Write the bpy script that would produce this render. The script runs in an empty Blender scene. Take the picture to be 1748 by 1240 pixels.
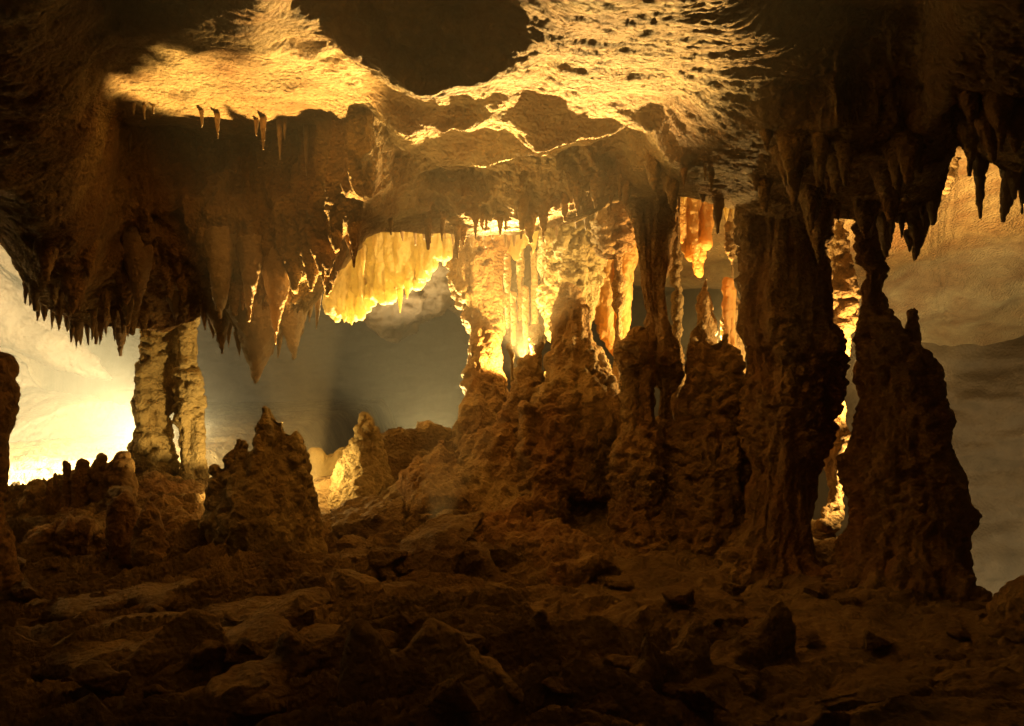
import bpy, bmesh, math, random
import numpy as np
from mathutils import Vector, Matrix
R = math.radians
SC = bpy.context.scene
COL = SC.collection

# ------------------------------------------------------------------ camera
F = 1514.0                 # focal length in photo pixels (1748 wide)
CZ = 1.6                   # eye height over the cave floor
cam_d = bpy.data.cameras.new('camera')
cam = bpy.data.objects.new('camera', cam_d)
COL.objects.link(cam)
cam.location = (0, 0, CZ)
cam.rotation_euler = (R(90), 0, 0)
cam_d.sensor_width = 36.0
cam_d.lens = 36.0 * F / 1748.0
cam_d.clip_end = 200
cam_d.clip_start = 0.05
SC.camera = cam

# ------------------------------------------------------------------ world, exposure
w = bpy.data.worlds.new('World'); SC.world = w; w.use_nodes = True
bg = w.node_tree.nodes['Background']
bg.inputs[0].default_value = (1.0, 0.56, 0.18, 1)
bg.inputs[1].default_value = 0.014         # faint ambient fill added for the dark fronts, entering behind the camera
SC.view_settings.view_transform = 'Standard'
SC.view_settings.look = 'None'
SC.view_settings.gamma = 1
SC.view_settings.exposure = 0.5
cy = SC.cycles
cy.max_bounces = 6; cy.diffuse_bounces = 2; cy.glossy_bounces = 1
cy.transmission_bounces = 2; cy.volume_bounces = 0; cy.transparent_max_bounces = 4
cy.sample_clamp_indirect = 4.0
cy.use_denoising = True
cy.volume_step_rate = 4

def P(px, py, d):
    """photo pixel at distance d in front of the eye -> world point"""
    return Vector(((px - 874.0) / F * d, d, CZ + (620.0 - py) / F * d))

# ------------------------------------------------------------------ lamps of the show cave, and added fill lamps
def lamp(name, loc, power, color, radius=0.04, target=None, cone=None, blend=0.5):
    L = bpy.data.lights.new(name, 'SPOT' if cone else 'POINT')
    L.energy = power; L.color = color; L.shadow_soft_size = radius
    if cone:
        L.spot_size = R(cone); L.spot_blend = blend
    o = bpy.data.objects.new(name, L); COL.objects.link(o)
    o.location = loc
    if target is not None:
        o.rotation_euler = (Vector(target) - Vector(loc)).to_track_quat('-Z', 'Y').to_euler()
    return o
WARM = (1.0, 0.60, 0.20); GOLD = (1.0, 0.61, 0.18); PALE = (1.0, 0.84, 0.48)
lamp('cave_lamp_left', P(285, 750, 9.6), 15500, PALE, 0.10, P(-900, 660, 13), 140, 0.8)
lamp('fill_left_glow', P(345, 735, 9.6), 1500, PALE, 0.10, P(330, 640, 18), 130, 1.0)  # second spot added to carry the left glow rightwards
lamp('cave_lamp_middle', P(893, 632, 8.60), 230, GOLD, 0.04, P(850, 400, 9.5), 150, 0.4)
lamp('cave_flood_middle', P(893, 612, 8.70), 4000, GOLD, 0.03, P(865, 90, 5.0), 43, 0.7)
lamp('fill_roof_band', P(742, 925, 7.03), 300, GOLD, 0.03, P(870, 230, 6.1), 44, 0.6)  # flood added to brighten the dim middle band of the roof
lamp('cave_flood_back', P(893, 640, 8.9), 50, GOLD, 0.04, P(960, 430, 12), 90, 0.6)
lamp('cave_flood_curtain', P(735, 805, 9.8), 2000, (1.0, 0.78, 0.36), 0.04, P(690, 470, 9.25), 95, 0.6)
lamp('cave_flood_left', P(535, 890, 7.5), 2800, GOLD, 0.03, P(430, 125, 5.7), 28, 0.3)
lamp('fill_left_columns', P(440, 880, 7.6), 110, GOLD, 0.04, P(300, 690, 8.5), 95, 0.7)  # dim spot added to brighten the fronts of the left columns
lamp('fill_cone', P(538, 800, 8.15), 14, GOLD, 0.04)  # point lamp added to brighten the amber cone and nearby ledge
lamp('cave_lamp_drapery', P(1225, 590, 8.5), 250, GOLD, 0.04)
lamp('cave_lamp_right', P(1492, 640, 7.45), 170, WARM, 0.04, P(1430, 600, 7.9), 170, 0.2)
lamp('fill_slit', P(1478, 800, 7.5), 55, WARM, 0.04, P(1425, 800, 7.8), 150, 0.3)  # small spot added to carry gold light lower down the slit
lamp('cave_flood_right', P(1530, 740, 8.3), 1100, WARM, 0.05, P(1650, 300, 9.5), 75, 0.9)
lamp('cave_lamp_low', P(1745, 1100, 10.2), 420, PALE, 0.08, P(1800, 900, 14), 160, 0.3)

# ------------------------------------------------------------------ numpy noise
def _hash(ix, iy, iz, s):
    h = (ix.astype(np.uint32) * np.uint32(374761393) + iy.astype(np.uint32) * np.uint32(668265263)
         + iz.astype(np.uint32) * np.uint32(2147483647 - 5) + np.uint32(s * 974711 + 17))
    h ^= h >> np.uint32(13); h *= np.uint32(1274126177); h ^= h >> np.uint32(16)
    h *= np.uint32(2246822519); h ^= h >> np.uint32(15)
    return h
def vnoise(p, s=0):
    i = np.floor(p); f = (p - i).astype(np.float32); i = i.astype(np.int64)
    u = f * f * f * (f * (f * 6 - 15) + 10)
    r = np.zeros(len(p), np.float32)
    for a in (0, 1):
        wx = u[:, 0] if a else 1 - u[:, 0]
        for b in (0, 1):
            wy = u[:, 1] if b else 1 - u[:, 1]
            for c in (0, 1):
                wz = u[:, 2] if c else 1 - u[:, 2]
                h = _hash(i[:, 0] + a, i[:, 1] + b, i[:, 2] + c, s)
                # gradient
                gx = (h & np.uint32(1023)).astype(np.float32) / 511.5 - 1
                gy = ((h >> np.uint32(10)) & np.uint32(1023)).astype(np.float32) / 511.5 - 1
                gz = ((h >> np.uint32(20)) & np.uint32(1023)).astype(np.float32) / 511.5 - 1
                r += wx * wy * wz * (gx * (f[:, 0] - a) + gy * (f[:, 1] - b) + gz * (f[:, 2] - c))
    return r * 1.6
def fbm(p, octv=4, s=0, gain=0.5, ridged=False):
    r = np.zeros(len(p), np.float32); a = 1.0; n = 0
    q = np.array(p, dtype=np.float64)
    for k in range(octv):
        v = vnoise(q, s + k * 7)
        if ridged: v = 1 - 2 * np.abs(v)
        r += a * v; n += a; a *= gain; q = q * 2.03 + 11.7
    return r / n
def worley(p, s=0):
    """distance to nearest feature point"""
    i = np.floor(p).astype(np.int64); f = (p - i).astype(np.float32)
    best = np.full(len(p), 9.0, np.float32)
    for a in (-1, 0, 1):
        for b in (-1, 0, 1):
            for c in (-1, 0, 1):
                h = _hash(i[:, 0] + a, i[:, 1] + b, i[:, 2] + c, s)
                dx = a + (h & np.uint32(1023)).astype(np.float32) / 1023. - f[:, 0]
                dy = b + ((h >> np.uint32(10)) & np.uint32(1023)).astype(np.float32) / 1023. - f[:, 1]
                dz = c + ((h >> np.uint32(20)) & np.uint32(1023)).astype(np.float32) / 1023. - f[:, 2]
                d2 = dx * dx + dy * dy + dz * dz
                np.minimum(best, d2, out=best)
    return np.sqrt(best)
def knob(p, s=0):
    d = worley(p, s)
    return np.sqrt(np.clip(1 - (d / 0.85) ** 2, 0, 1))

def sm(x, a, b):
    t = np.clip((x - a) / (b - a), 0, 1); return t * t * (3 - 2 * t)

def displace(co, no, style, s=0, k=1.0):
    """height along the normal, by kind of cave rock"""
    c = co.astype(np.float64)
    warp = np.stack([fbm(c * 3, 2, s + 50), fbm(c * 3 + 31, 2, s + 51), fbm(c * 3 + 77, 2, s + 52)], 1) * 0.05
    cw = c + warp
    if style == 'popcorn':
        big = fbm(c * 1.6, 3, s) * 0.10
        flute = fbm(c * np.array([7, 7, 0.9]), 3, s + 3) * 0.095
        cw = c + warp * 0.5
        k1 = knob(cw * np.array([12, 12, 14]), s + 4)
        k2 = knob(cw * np.array([25, 25, 28]), s + 5)
        m = sm(fbm(c * 1.9, 2, s + 9), -0.25, 0.25)
        h = big + flute * (1.3 - 0.6 * m) + (k1 * 0.085 + k2 * 0.038) * (0.35 + 0.75 * m) - 0.06
    elif style == 'flute':
        big = fbm(c * 1.4, 3, s) * 0.09
        flute = fbm(c * np.array([6, 6, 0.7]), 4, s + 3, ridged=True) * 0.07
        k2 = knob(cw * np.array([16, 16, 19]), s + 5)
        h = big + flute + k2 * 0.018 - 0.05
    elif style == 'mixed':
        m = sm(fbm(c * np.array([1.6, 1.6, 1.1]), 3, s + 9), -0.05, 0.15)
        flute = fbm(c * np.array([6, 6, 0.8]), 4, s + 3) * 0.13 + fbm(c * np.array([15, 15, 2.5]), 3, s + 4) * 0.035
        cw = c + warp * 0.5
        h = fbm(c * 1.5, 3, s) * 0.10 + flute + m * (knob(cw * np.array([13, 13, 15]), s + 5) * 0.075 + knob(cw * 27, s + 6) * 0.035) + fbm(c * 20, 3, s + 7) * 0.014 - 0.04
    elif style == 'smooth':
        h = fbm(c * 2.2, 5, s, 0.6) * 0.09 + fbm(c * 11, 3, s + 2) * 0.02
    elif style == 'boulder':
        lay = np.sin((c[:, 2] * 2.2 + c[:, 0] * 0.6 + fbm(c * 2, 2, s)) * 20) * 0.006
        h = (np.abs(fbm(c * 3.1, 3, s)) - 0.1) * -0.16 + lay * 1.5 + fbm(c * 9, 4, s + 2) * 0.035 + np.floor(fbm(c * np.array([1.5, 1.5, 5]), 2, s + 5) * 6) * 0.012
    elif style == 'drape':
        h = fbm(c * np.array([5, 5, 2.2]), 4, s) * 0.10 + knob(cw * 22, s) * 0.012
    elif style == 'spike':
        h = fbm(c * np.array([8, 8, 2.5]), 3, s) * 0.03 + knob(cw * np.array([22, 22, 26]), s) * 0.016
    else:
        h = np.zeros(len(c))
    return (h * k).astype(np.float64)

# ------------------------------------------------------------------ materials
def rock_mat(name, c1, c2, c3, bump=0.5, scale=1.0, rough=0.75, trans=0.0, strata=0.0, spec=0.25, tcol=None):
    m = bpy.data.materials.new(name); m.use_nodes = True
    nt = m.node_tree; N = nt.nodes; Lk = nt.links
    bs = N['Principled BSDF']; out = N['Material Output']
    geo = N.new('ShaderNodeNewGeometry')
    def noise(sc, det=6, ro=0.55, sc3=None):
        n = N.new('ShaderNodeTexNoise'); n.inputs['Scale'].default_value = sc * scale
        n.inputs['Detail'].default_value = det; n.inputs['Roughness'].default_value = ro
        if sc3:
            mp = N.new('ShaderNodeMapping'); mp.inputs['Scale'].default_value = sc3
            Lk.new(geo.outputs['Position'], mp.inputs['Vector']); Lk.new(mp.outputs[0], n.inputs['Vector'])
        else:
            Lk.new(geo.outputs['Position'], n.inputs['Vector'])
        return n
    n1 = noise(1.3, 8, 0.6); n2 = noise(9, 8, 0.7); n3 = noise(2.2, 5, 0.55, (1, 1, 0.25))
    r1 = N.new('ShaderNodeValToRGB'); r1.color_ramp.elements[0].position = 0.36; r1.color_ramp.elements[1].position = 0.64
    r1.color_ramp.elements[0].color = (*c1, 1); r1.color_ramp.elements[1].color = (*c2, 1)
    Lk.new(n1.outputs['Fac'], r1.inputs[0])
    r2 = N.new('ShaderNodeValToRGB'); r2.color_ramp.elements[0].position = 0.42; r2.color_ramp.elements[1].position = 0.68
    r2.color_ramp.elements[0].color = (0, 0, 0, 1); r2.color_ramp.elements[1].color = (1, 1, 1, 1)
    Lk.new(n3.outputs['Fac'], r2.inputs[0])
    mx = N.new('ShaderNodeMixRGB'); mx.inputs['Color2'].default_value = (*c3, 1)
    Lk.new(r2.outputs[0], mx.inputs['Fac']); Lk.new(r1.outputs[0], mx.inputs['Color1'])
    mul = N.new('ShaderNodeMixRGB'); mul.blend_type = 'MULTIPLY'; mul.inputs['Fac'].default_value = 1
    mr = N.new('ShaderNodeMapRange'); mr.inputs[1].default_value = 0.25; mr.inputs[2].default_value = 0.75
    mr.inputs[3].default_value = 0.62; mr.inputs[4].default_value = 1.25
    Lk.new(n2.outputs['Fac'], mr.inputs[0])
    Lk.new(mx.outputs[0], mul.inputs['Color1']); Lk.new(mr.outputs[0], mul.inputs['Color2'])
    Lk.new(mul.outputs[0], bs.inputs['Base Color'])
    bs.inputs['Roughness'].default_value = rough
    bs.inputs['Specular IOR Level'].default_value = spec
    # bump
    v = N.new('ShaderNodeTexVoronoi'); v.feature = 'SMOOTH_F1'; v.inputs['Scale'].default_value = 34 * scale
    v.inputs['Smoothness'].default_value = 0.5
    wn = noise(12, 3, 0.5)
    vm = N.new('ShaderNodeVectorMath'); vm.operation = 'MULTIPLY_ADD'
    vm.inputs[1].default_value = (0.05, 0.05, 0.05); Lk.new(wn.outputs['Color'], vm.inputs[0])
    Lk.new(geo.outputs['Position'], vm.inputs[2]); Lk.new(vm.outputs[0], v.inputs['Vector'])
    b0 = noise(28, 8, 0.7)
    a1 = N.new('ShaderNodeMath'); a1.operation = 'MULTIPLY_ADD'; a1.inputs[1].default_value = -0.7
    Lk.new(v.outputs['Distance'], a1.inputs[0]); Lk.new(b0.outputs['Fac'], a1.inputs[2])
    last = a1.outputs[0]
    if strata:
        ns = noise(3.2, 6, 0.6, (0.5, 0.5, 5.0))
        a2 = N.new('ShaderNodeMath'); a2.operation = 'MULTIPLY_ADD'; a2.inputs[1].default_value = strata
        Lk.new(ns.outputs['Fac'], a2.inputs[0]); Lk.new(last, a2.inputs[2]); last = a2.outputs[0]
    b = N.new('ShaderNodeBump'); b.inputs['Strength'].default_value = bump; b.inputs['Distance'].default_value = 0.05
    Lk.new(last, b.inputs['Height']); Lk.new(b.outputs[0], bs.inputs['Normal'])
    if trans:
        tr = N.new('ShaderNodeBsdfTranslucent'); ms = N.new('ShaderNodeMixShader'); ms.inputs[0].default_value = trans
        tr.inputs['Color'].default_value = (*(tcol or c2), 1)
        Lk.new(bs.outputs[0], ms.inputs[1]); Lk.new(tr.outputs[0], ms.inputs[2]); Lk.new(ms.outputs[0], out.inputs[0])
    return m
M_COL = rock_mat('popcorn_limestone', (0.317, 0.202, 0.079), (0.418, 0.302, 0.137), (0.274, 0.144, 0.050), 0.8)
M_OLIVE = rock_mat('olive_limestone', (0.350, 0.266, 0.119), (0.462, 0.378, 0.196), (0.294, 0.203, 0.077), 0.7)
M_CEIL = rock_mat('ceiling_limestone', (0.302, 0.194, 0.079), (0.432, 0.317, 0.151), (0.259, 0.137, 0.050), 0.9)
M_FLOOR = rock_mat('muddy_floor', (0.240, 0.160, 0.064), (0.352, 0.256, 0.120), (0.160, 0.104, 0.040), 0.8, strata=0.8)
M_BOULD = rock_mat('fallen_rock', (0.187, 0.123, 0.051), (0.289, 0.204, 0.093), (0.136, 0.081, 0.034), 0.8, strata=1.2)
M_BACK = rock_mat('smooth_wall', (0.045, 0.029, 0.018), (0.063, 0.043, 0.025), (0.038, 0.025, 0.013), 0.35, scale=0.5, strata=1.5)
M_WALL = rock_mat('banded_wall', (0.075, 0.051, 0.028), (0.098, 0.068, 0.039), (0.064, 0.041, 0.021), 0.4, scale=0.6, strata=0.15)
M_DRAPE = rock_mat('calcite_drapery', (0.561, 0.459, 0.221), (0.663, 0.578, 0.323), (0.527, 0.391, 0.153), 0.6, trans=0.4, tcol=(1.0, 0.80, 0.32), rough=0.45)
M_ORANGE = rock_mat('orange_drapery', (0.558, 0.342, 0.108), (0.666, 0.450, 0.180), (0.522, 0.288, 0.081), 0.5, trans=0.4, tcol=(1.0, 0.58, 0.15), rough=0.45)
M_SPIKE = rock_mat('stalactite_calcite', (0.330, 0.232, 0.128), (0.450, 0.345, 0.203), (0.270, 0.173, 0.090), 0.5, trans=0.12, tcol=(0.95, 0.6, 0.2), rough=0.45, spec=0.5)

# ------------------------------------------------------------------ mesh tools
def link(name, me, mat, parent=None):
    o = bpy.data.objects.new(name, me); COL.objects.link(o)
    if mat: me.materials.append(mat)
    if parent: o.parent = parent
    return o
def tag(o, label=None, cat=None, group=None, kind=None):
    if kind is None and cat: kind = 'thing'
    if label: o['label'] = label
    if cat: o['category'] = cat
    if group: o['group'] = group
    if kind: o['kind'] = kind
    return o
def np_mesh(name, co, faces):
    me = bpy.data.meshes.new(name)
    me.vertices.add(len(co)); me.vertices.foreach_set('co', np.ascontiguousarray(co, np.float32).ravel())
    nf, k = faces.shape
    me.loops.add(nf * k); me.loops.foreach_set('vertex_index', np.ascontiguousarray(faces, np.int32).ravel())
    me.polygons.add(nf); me.polygons.foreach_set('loop_start', np.arange(0, nf * k, k, dtype=np.int32))
    me.update(calc_edges=True)
    me.polygons.foreach_set('use_smooth', np.ones(nf, bool))
    return me
def get_co_no(me):
    n = len(me.vertices)
    co = np.empty(n * 3, np.float32); me.vertices.foreach_get('co', co)
    no = np.empty(n * 3, np.float32); me.vertex_normals.foreach_get('vector', no)
    return co.reshape(-1, 3), no.reshape(-1, 3)
def add_tube(bm, pts, seg=14):
    """closed tube through [(Vector, rx, ry)], rings horizontal-ish"""
    rings = []
    n = len(pts)
    for i, (p, rx, ry) in enumerate(pts):
        a = pts[max(0, i - 1)][0]; b = pts[min(n - 1, i + 1)][0]
        t = (b - a).normalized()
        up = Vector((1, 0, 0)) if abs(t.x) < 0.85 else Vector((0, 0, 1))
        v = t.cross(up).normalized(); u = v.cross(t).normalized()
        rings.append([bm.verts.new(p + u * (rx * math.cos(2 * math.pi * k / seg)) + v * (ry * math.sin(2 * math.pi * k / seg))) for k in range(seg)])
    for i in range(n - 1):
        for k in range(seg):
            bm.faces.new((rings[i][k], rings[i][(k + 1) % seg], rings[i + 1][(k + 1) % seg], rings[i + 1][k]))
    bm.faces.new(list(reversed(rings[0]))); bm.faces.new(rings[-1])
def densify(pr, n):
    out = []
    for i in range(len(pr) - 1):
        for k in range(n):
            t = k / n; out.append(tuple(a * (1 - t) + b * t for a, b in zip(pr[i], pr[i + 1])))
    out.append(tuple(pr[-1])); return out
def prof(bm, rows, d=None, flat=1.0, cap=True):
    """rows (y, xl, xr[, d]) photo outline at distance d"""
    rows = [(r + (d,)) if len(r) == 3 else r for r in rows]
    pts = []
    for y, xl, xr, dd in rows:
        r = (xr - xl) / 2 / F * dd
        pts.append((P((xl + xr) / 2, y, dd), r, r * flat))
    if cap:   # rounded ends
        p0, r0, q0 = pts[0]; p1, r1, q1 = pts[-1]
        e0 = (p0 - pts[1][0]).normalized(); e1 = (p1 - pts[-2][0]).normalized()
        m0 = min(r0, 0.09); m1 = min(r1, 0.09)
        pts = [(p0 + e0 * m0 * 0.55, r0 * 0.35, q0 * 0.35), (p0 + e0 * m0 * 0.3, r0 * 0.75, q0 * 0.75)] + pts + \
              [(p1 + e1 * m1 * 0.3, r1 * 0.75, q1 * 0.75)]
    add_tube(bm, pts)
def hull(bm, pts):
    vs = [bm.verts.new(p) for p in pts]
    r = bmesh.ops.convex_hull(bm, input=vs)
    bad = [v for v in r['geom_interior'] if isinstance(v, bmesh.types.BMVert)]
    if bad: bmesh.ops.delete(bm, geom=bad, context='VERTS')
def remesh(bm, voxel):
    bmesh.ops.recalc_face_normals(bm, faces=bm.faces)
    me = bpy.data.meshes.new('tmp'); bm.to_mesh(me); bm.free()
    o = bpy.data.objects.new('tmp', me); COL.objects.link(o)
    m = o.modifiers.new('r', 'REMESH'); m.mode = 'VOXEL'; m.voxel_size = voxel
    s = o.modifiers.new('s', 'SMOOTH'); s.factor = 0.5; s.iterations = 3
    dg = bpy.context.evaluated_depsgraph_get()
    me2 = bpy.data.meshes.new_from_object(o.evaluated_get(dg))
    bpy.data.objects.remove(o); bpy.data.meshes.remove(me)
    return me2
def rock(name, bm, mat, style='popcorn', voxel=0.02, s=None, k=1.0, label=None, cat=None, group=None, kind=None, parent=None):
    me = remesh(bm, voxel)
    if s is None: s = abs(hash_str(name + (label or ''))) % 997
    co, no = get_co_no(me)
    h = displace(co, no, style, s, k)
    co = co + no * h[:, None]
    me.vertices.foreach_set('co', np.ascontiguousarray(co, np.float32).ravel()); me.update()
    me.polygons.foreach_set('use_smooth', np.ones(len(me.polygons), bool))
    me.name = name
    o = link(name, me, mat, parent)
    return tag(o, label, cat, group, kind)
def hash_str(t):
    h = 7
    for ch in t: h = (h * 31 + ord(ch)) & 0xffffff
    return h
def BM(): return bmesh.new()

# ------------------------------------------------------------------ CEILING
def D(py, d): return (d, (620 - py) / F * d)      # (distance, height over eye)
# per photo column: [overhead], crease, [..fringe], behind
CE = {
 -700: ([(-0.5, 2.0), (2, 1.9), D(0, 3.6)], [D(200, 4.2)], [D(300, 5), D(380, 6)], [(8, 1.5), (11, 2.3), (15, 3.2), (34, 5.0)]),
 -200: ([(-0.5, 2.0), (2, 1.9), D(0, 3.8)], [D(200, 4.6)], [D(330, 5.2), D(390, 6)], [(8, 1.5), (11, 2.3), (15, 3.2), (34, 5.0)]),
 0:    ([(-0.5, 2.1), (2, 2.0), D(0, 3.9)], [D(200, 4.8)], [D(320, 5.3), D(370, 5.9), D(400, 6.6)], [(8, 1.4), (11, 2.3), (15, 3.2), (34, 5.0)]),
 60:   ([(-0.5, 2.1), (2, 2.0), D(0, 4.0)], [D(200, 4.9)], [D(350, 5.5), D(450, 6.1), D(515, 6.8)], [(8, 1.2), (11, 2.3), (15, 3.2), (34, 5.0)]),
 130:  ([(-0.5, 2.1), (2, 2.0), D(0, 4.15), D(70, 4.5)], [D(190, 5.1)], [D(350, 5.7), D(470, 6.3), D(550, 7.1)], [(8.4, 1.0), (11, 2.3), (15, 3.2), (34, 5.0)]),
 200:  ([(-0.5, 2.1), (2, 2.1), D(0, 4.6), D(55, 4.7), D(60, 4.75)], [D(200, 6.5)], [D(230, 6.55), D(350, 6.6), D(470, 6.9), D(560, 7.6)], [(8.6, 0.7), (11, 2.3), (15, 3.2), (34, 5.0)]),
 290:  ([(-0.5, 2.1), (2, 2.1), D(0, 4.5), D(48, 4.6), D(54, 4.65)], [D(222, 6.9)], [D(250, 6.95), D(360, 6.8), D(470, 7.0), D(565, 7.6)], [(9.0, 0.7), (11, 2.3), (15, 3.2), (34, 5.0)]),
 370:  ([(-0.5, 2.1), (2, 2.1), D(0, 4.4), D(20, 4.4), D(30, 4.5)], [D(235, 7.0)], [D(260, 7.05), D(360, 6.8), D(450, 6.9), D(530, 7.3)], [(8.6, 0.9), (11, 2.3), (15, 3.2), (34, 5.0)]),
 440:  ([(-0.5, 2.1), (2, 2.0), D(0, 4.1), D(20, 4.3), D(40, 4.5)], [D(245, 7.1)], [D(270, 7.1), D(370, 6.85), D(480, 6.95), D(570, 7.3)], [(8.6, 0.8), (11, 2.3), (15, 3.2), (34, 5.0)]),
 510:  ([(-0.5, 2.1), (2, 2.1), D(0, 4.4), D(35, 4.5), D(45, 4.7)], [D(222, 6.8)], [D(245, 6.85), D(360, 6.7), D(470, 6.85), D(560, 7.25)], [(8.6, 0.9), (11, 2.3), (15, 3.2), (34, 5.0)]),
 570:  ([(-0.5, 2.1), (2, 2.0), D(0, 4.5), D(60, 4.7), D(70, 5.1)], [D(200, 6.3)], [D(20+200, 6.3), D(330, 6.3), D(420, 6.6), D(480, 7.1)], [(8.6, 1.2), (11, 2.2), (15, 3.2), (34, 5.0)]),
 630:  ([(-0.5, 2.1), (2, 2.0), D(0, 4.4), D(95, 4.65), D(102, 5.3)], [D(160, 6.0)], [D(190, 6.0), D(290, 6.2), D(360, 6.5), D(405, 7.1)], [(8.6, 1.5), (11, 2.1), (15, 3.2), (34, 5.0)]),
 680:  ([(-0.5, 2.1), (2, 2.0), D(0, 4.4), D(80, 4.6), D(140, 4.72), D(148, 5.6)], [D(225, 6.5)], [D(255, 6.6), D(310, 6.65), D(365, 6.8), D(393, 7.2)], [(8.8, 1.6), (11, 2.0), (15, 3.2), (34, 5.0)]),
 740:  ([(-0.5, 2.1), (2, 2.0), D(0, 4.35), D(80, 4.55), D(158, 4.72), D(164, 5.8)], [D(235, 6.6)], [D(290, 6.9), D(325, 7.0), D(370, 7.1), D(393, 7.4)], [(8.9, 1.6), (11, 2.0), (15, 3.2), (34, 5.0)]),
 820:  ([(-0.5, 2.1), (2, 2.0), D(0, 4.3), D(80, 4.5), D(142, 4.65), D(148, 5.6)], [D(240, 6.6)], [D(292, 6.9), D(330, 7.0), D(372, 7.15), D(397, 7.6)], [(9, 1.6), (10, 1.6), (11, 1.45), (14.5, 1.2), (15.2, 1.6), (20, 4), (34, 5.0)]),
 900:  ([(-0.5, 2.1), (2, 2.0), D(0, 4.2), D(20, 4.3), D(105, 4.75), D(112, 5.3)], [D(240, 6.7)], [D(295, 6.95), D(335, 7.05), D(372, 7.2), D(395, 7.7)], [(9, 1.6), (10, 1.6), (11, 1.45), (14.5, 1.2), (15.2, 1.6), (20, 4), (34, 5.0)]),
 980:  ([(-0.5, 2.0), (2, 1.7), D(0, 3.7), D(60, 4.3), D(90, 4.6), D(98, 4.8)], [D(240, 6.9)], [D(285, 6.9), D(320, 7.0), D(362, 7.15), D(385, 7.7)], [(9, 1.6), (10, 1.6), (11, 1.45), (14.5, 1.2), (15.2, 1.6), (20, 4), (34, 5.0)]),
 1060: ([(-0.5, 2.0), (2, 1.7), D(0, 3.6), D(70, 4.4), D(90, 4.7)], [D(225, 6.7)], [D(262, 6.85), D(290, 6.9), D(322, 7.0), D(342, 7.6)], [(9, 1.7), (10, 1.75), (11, 1.6), (14.5, 1.15), (15.2, 1.6), (20, 4), (34, 5.0)]),
 1160: ([(-0.5, 2.0), (2, 1.7), D(0, 3.6), D(70, 4.4), D(90, 4.6)], [D(160, 5.4)], [D(200, 5.6), D(265, 5.9), D(310, 6.4), D(325, 7.6)], [(9, 1.7), (10, 1.75), (11, 1.6), (14.5, 1.15), (15.2, 1.6), (20, 4), (34, 5.0)]),
 1240: ([(-0.5, 2.0), (2, 1.7), D(0, 3.7), D(70, 4.4), D(80, 4.5)], [D(130, 4.9)], [D(200, 5.3), D(270, 5.7), D(320, 6.4), D(345, 7.4)], [(9, 1.7), (10, 1.75), (11, 1.6), (14.5, 1.15), (15.2, 1.6), (20, 4), (34, 5.0)]),
 1340: ([(-0.5, 2.1), (2, 2.1), D(0, 4.4), D(60, 4.5)], [D(150, 4.9)], [D(220, 5.1), D(300, 5.9), D(350, 6.6), D(375, 7.6)], [(8.6, 1.6), (10, 1.75), (11, 1.4), (14, 0.5), (16.5, -0.3), (17.5, 1.6), (20, 4), (34, 5.0)]),
 1450: ([(-0.5, 2.1), (2, 2.1), D(0, 4.5), D(60, 4.6)], [D(150, 4.8)], [D(220, 4.8), D(300, 5.6), D(350, 6.3), D(365, 7.0)], [(8.6, 1.6), (10, 1.75), (11, 1.4), (14, 0.5), (16.5, -0.3), (17.5, 1.6), (20, 4), (34, 5.0)]),
 1540: ([(-0.5, 2.1), (2, 2.1), D(0, 4.4), D(60, 4.5)], [D(150, 4.7)], [D(220, 4.8), D(300, 5.4), D(355, 6.0), D(380, 6.6)], [(8.2, 1.7), (9.5, 1.9), (11, 1.45), (14, 0.45), (16.5, -0.3), (17.5, 1.6), (20, 4), (34, 5.0)]),
 1595: ([(-0.5, 2.1), (2, 2.1), D(0, 4.3), D(60, 4.4)], [D(150, 4.6)], [D(200, 4.6), D(260, 5.1), D(320, 5.7), D(350, 6.4)], [(8.2, 1.7), (9.5, 1.9), (11, 1.45), (14, 0.45), (16.5, -0.3), (17.5, 1.6), (20, 4), (34, 5.0)]),
 1625: ([(-0.5, 2.1), (2, 1.7), D(0, 3.6), D(60, 3.8)], [D(120, 4.1)], [D(150, 4.4), D(190, 4.7), D(210, 5.0), D(225, 5.6)], [(7.0, 1.9), (9.5, 2.1), (11, 1.5), (14, 0.4), (16.5, -0.3), (17.5, 1.6), (20, 4), (34, 5.0)]),
 1665: ([(-0.5, 2.1), (2, 1.7), D(0, 3.5), D(60, 3.7)], [D(130, 4.1)], [D(170, 4.4), D(220, 4.7), D(245, 5.0), D(250, 5.6)], [(7.0, 1.9), (9.5, 2.1), (11, 1.5), (14, 0.4), (16.5, -0.3), (17.5, 1.6), (20, 4), (34, 5.0)]),
 1748: ([(-0.5, 2.1), (2, 1.7), D(0, 3.4), D(60, 3.6)], [D(150, 4.0)], [D(200, 4.3), D(260, 4.6), D(290, 4.9), D(300, 5.4)], [(7.0, 1.9), (9.5, 2.1), (11, 1.5), (14, 0.4), (16.5, -0.3), (17.5, 1.6), (20, 4), (34, 5.0)]),
 2100: ([(-0.5, 2.1), (2, 1.7), D(0, 3.2), D(60, 3.4)], [D(150, 3.8)], [D(220, 4.1), D(300, 4.4), D(360, 4.8), D(370, 5.4)], [(7.0, 1.9), (9.5, 2.1), (11, 1.5), (14, 0.4), (16.5, -0.3), (17.5, 1.6), (20, 4), (34, 5.0)]),
 2700: ([(-0.5, 2.1), (2, 1.7), D(0, 3.0), D(60, 3.2)], [D(150, 3.6)], [D(220, 3.8), D(300, 4.2), D(400, 4.6), D(500, 5.2)], [(7.6, 2.0), (11, 2.5), (15, 3.2), (34, 5.0)]),
}
def resample(pts, n):
    p = np.array(pts, float)
    s = np.r_[0, np.cumsum(np.hypot(*(np.diff(p, axis=0)).T))]
    t = np.linspace(0, s[-1], n)
    return np.stack([np.interp(t, s, p[:, 0]), np.interp(t, s, p[:, 1])], 1)
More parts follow.
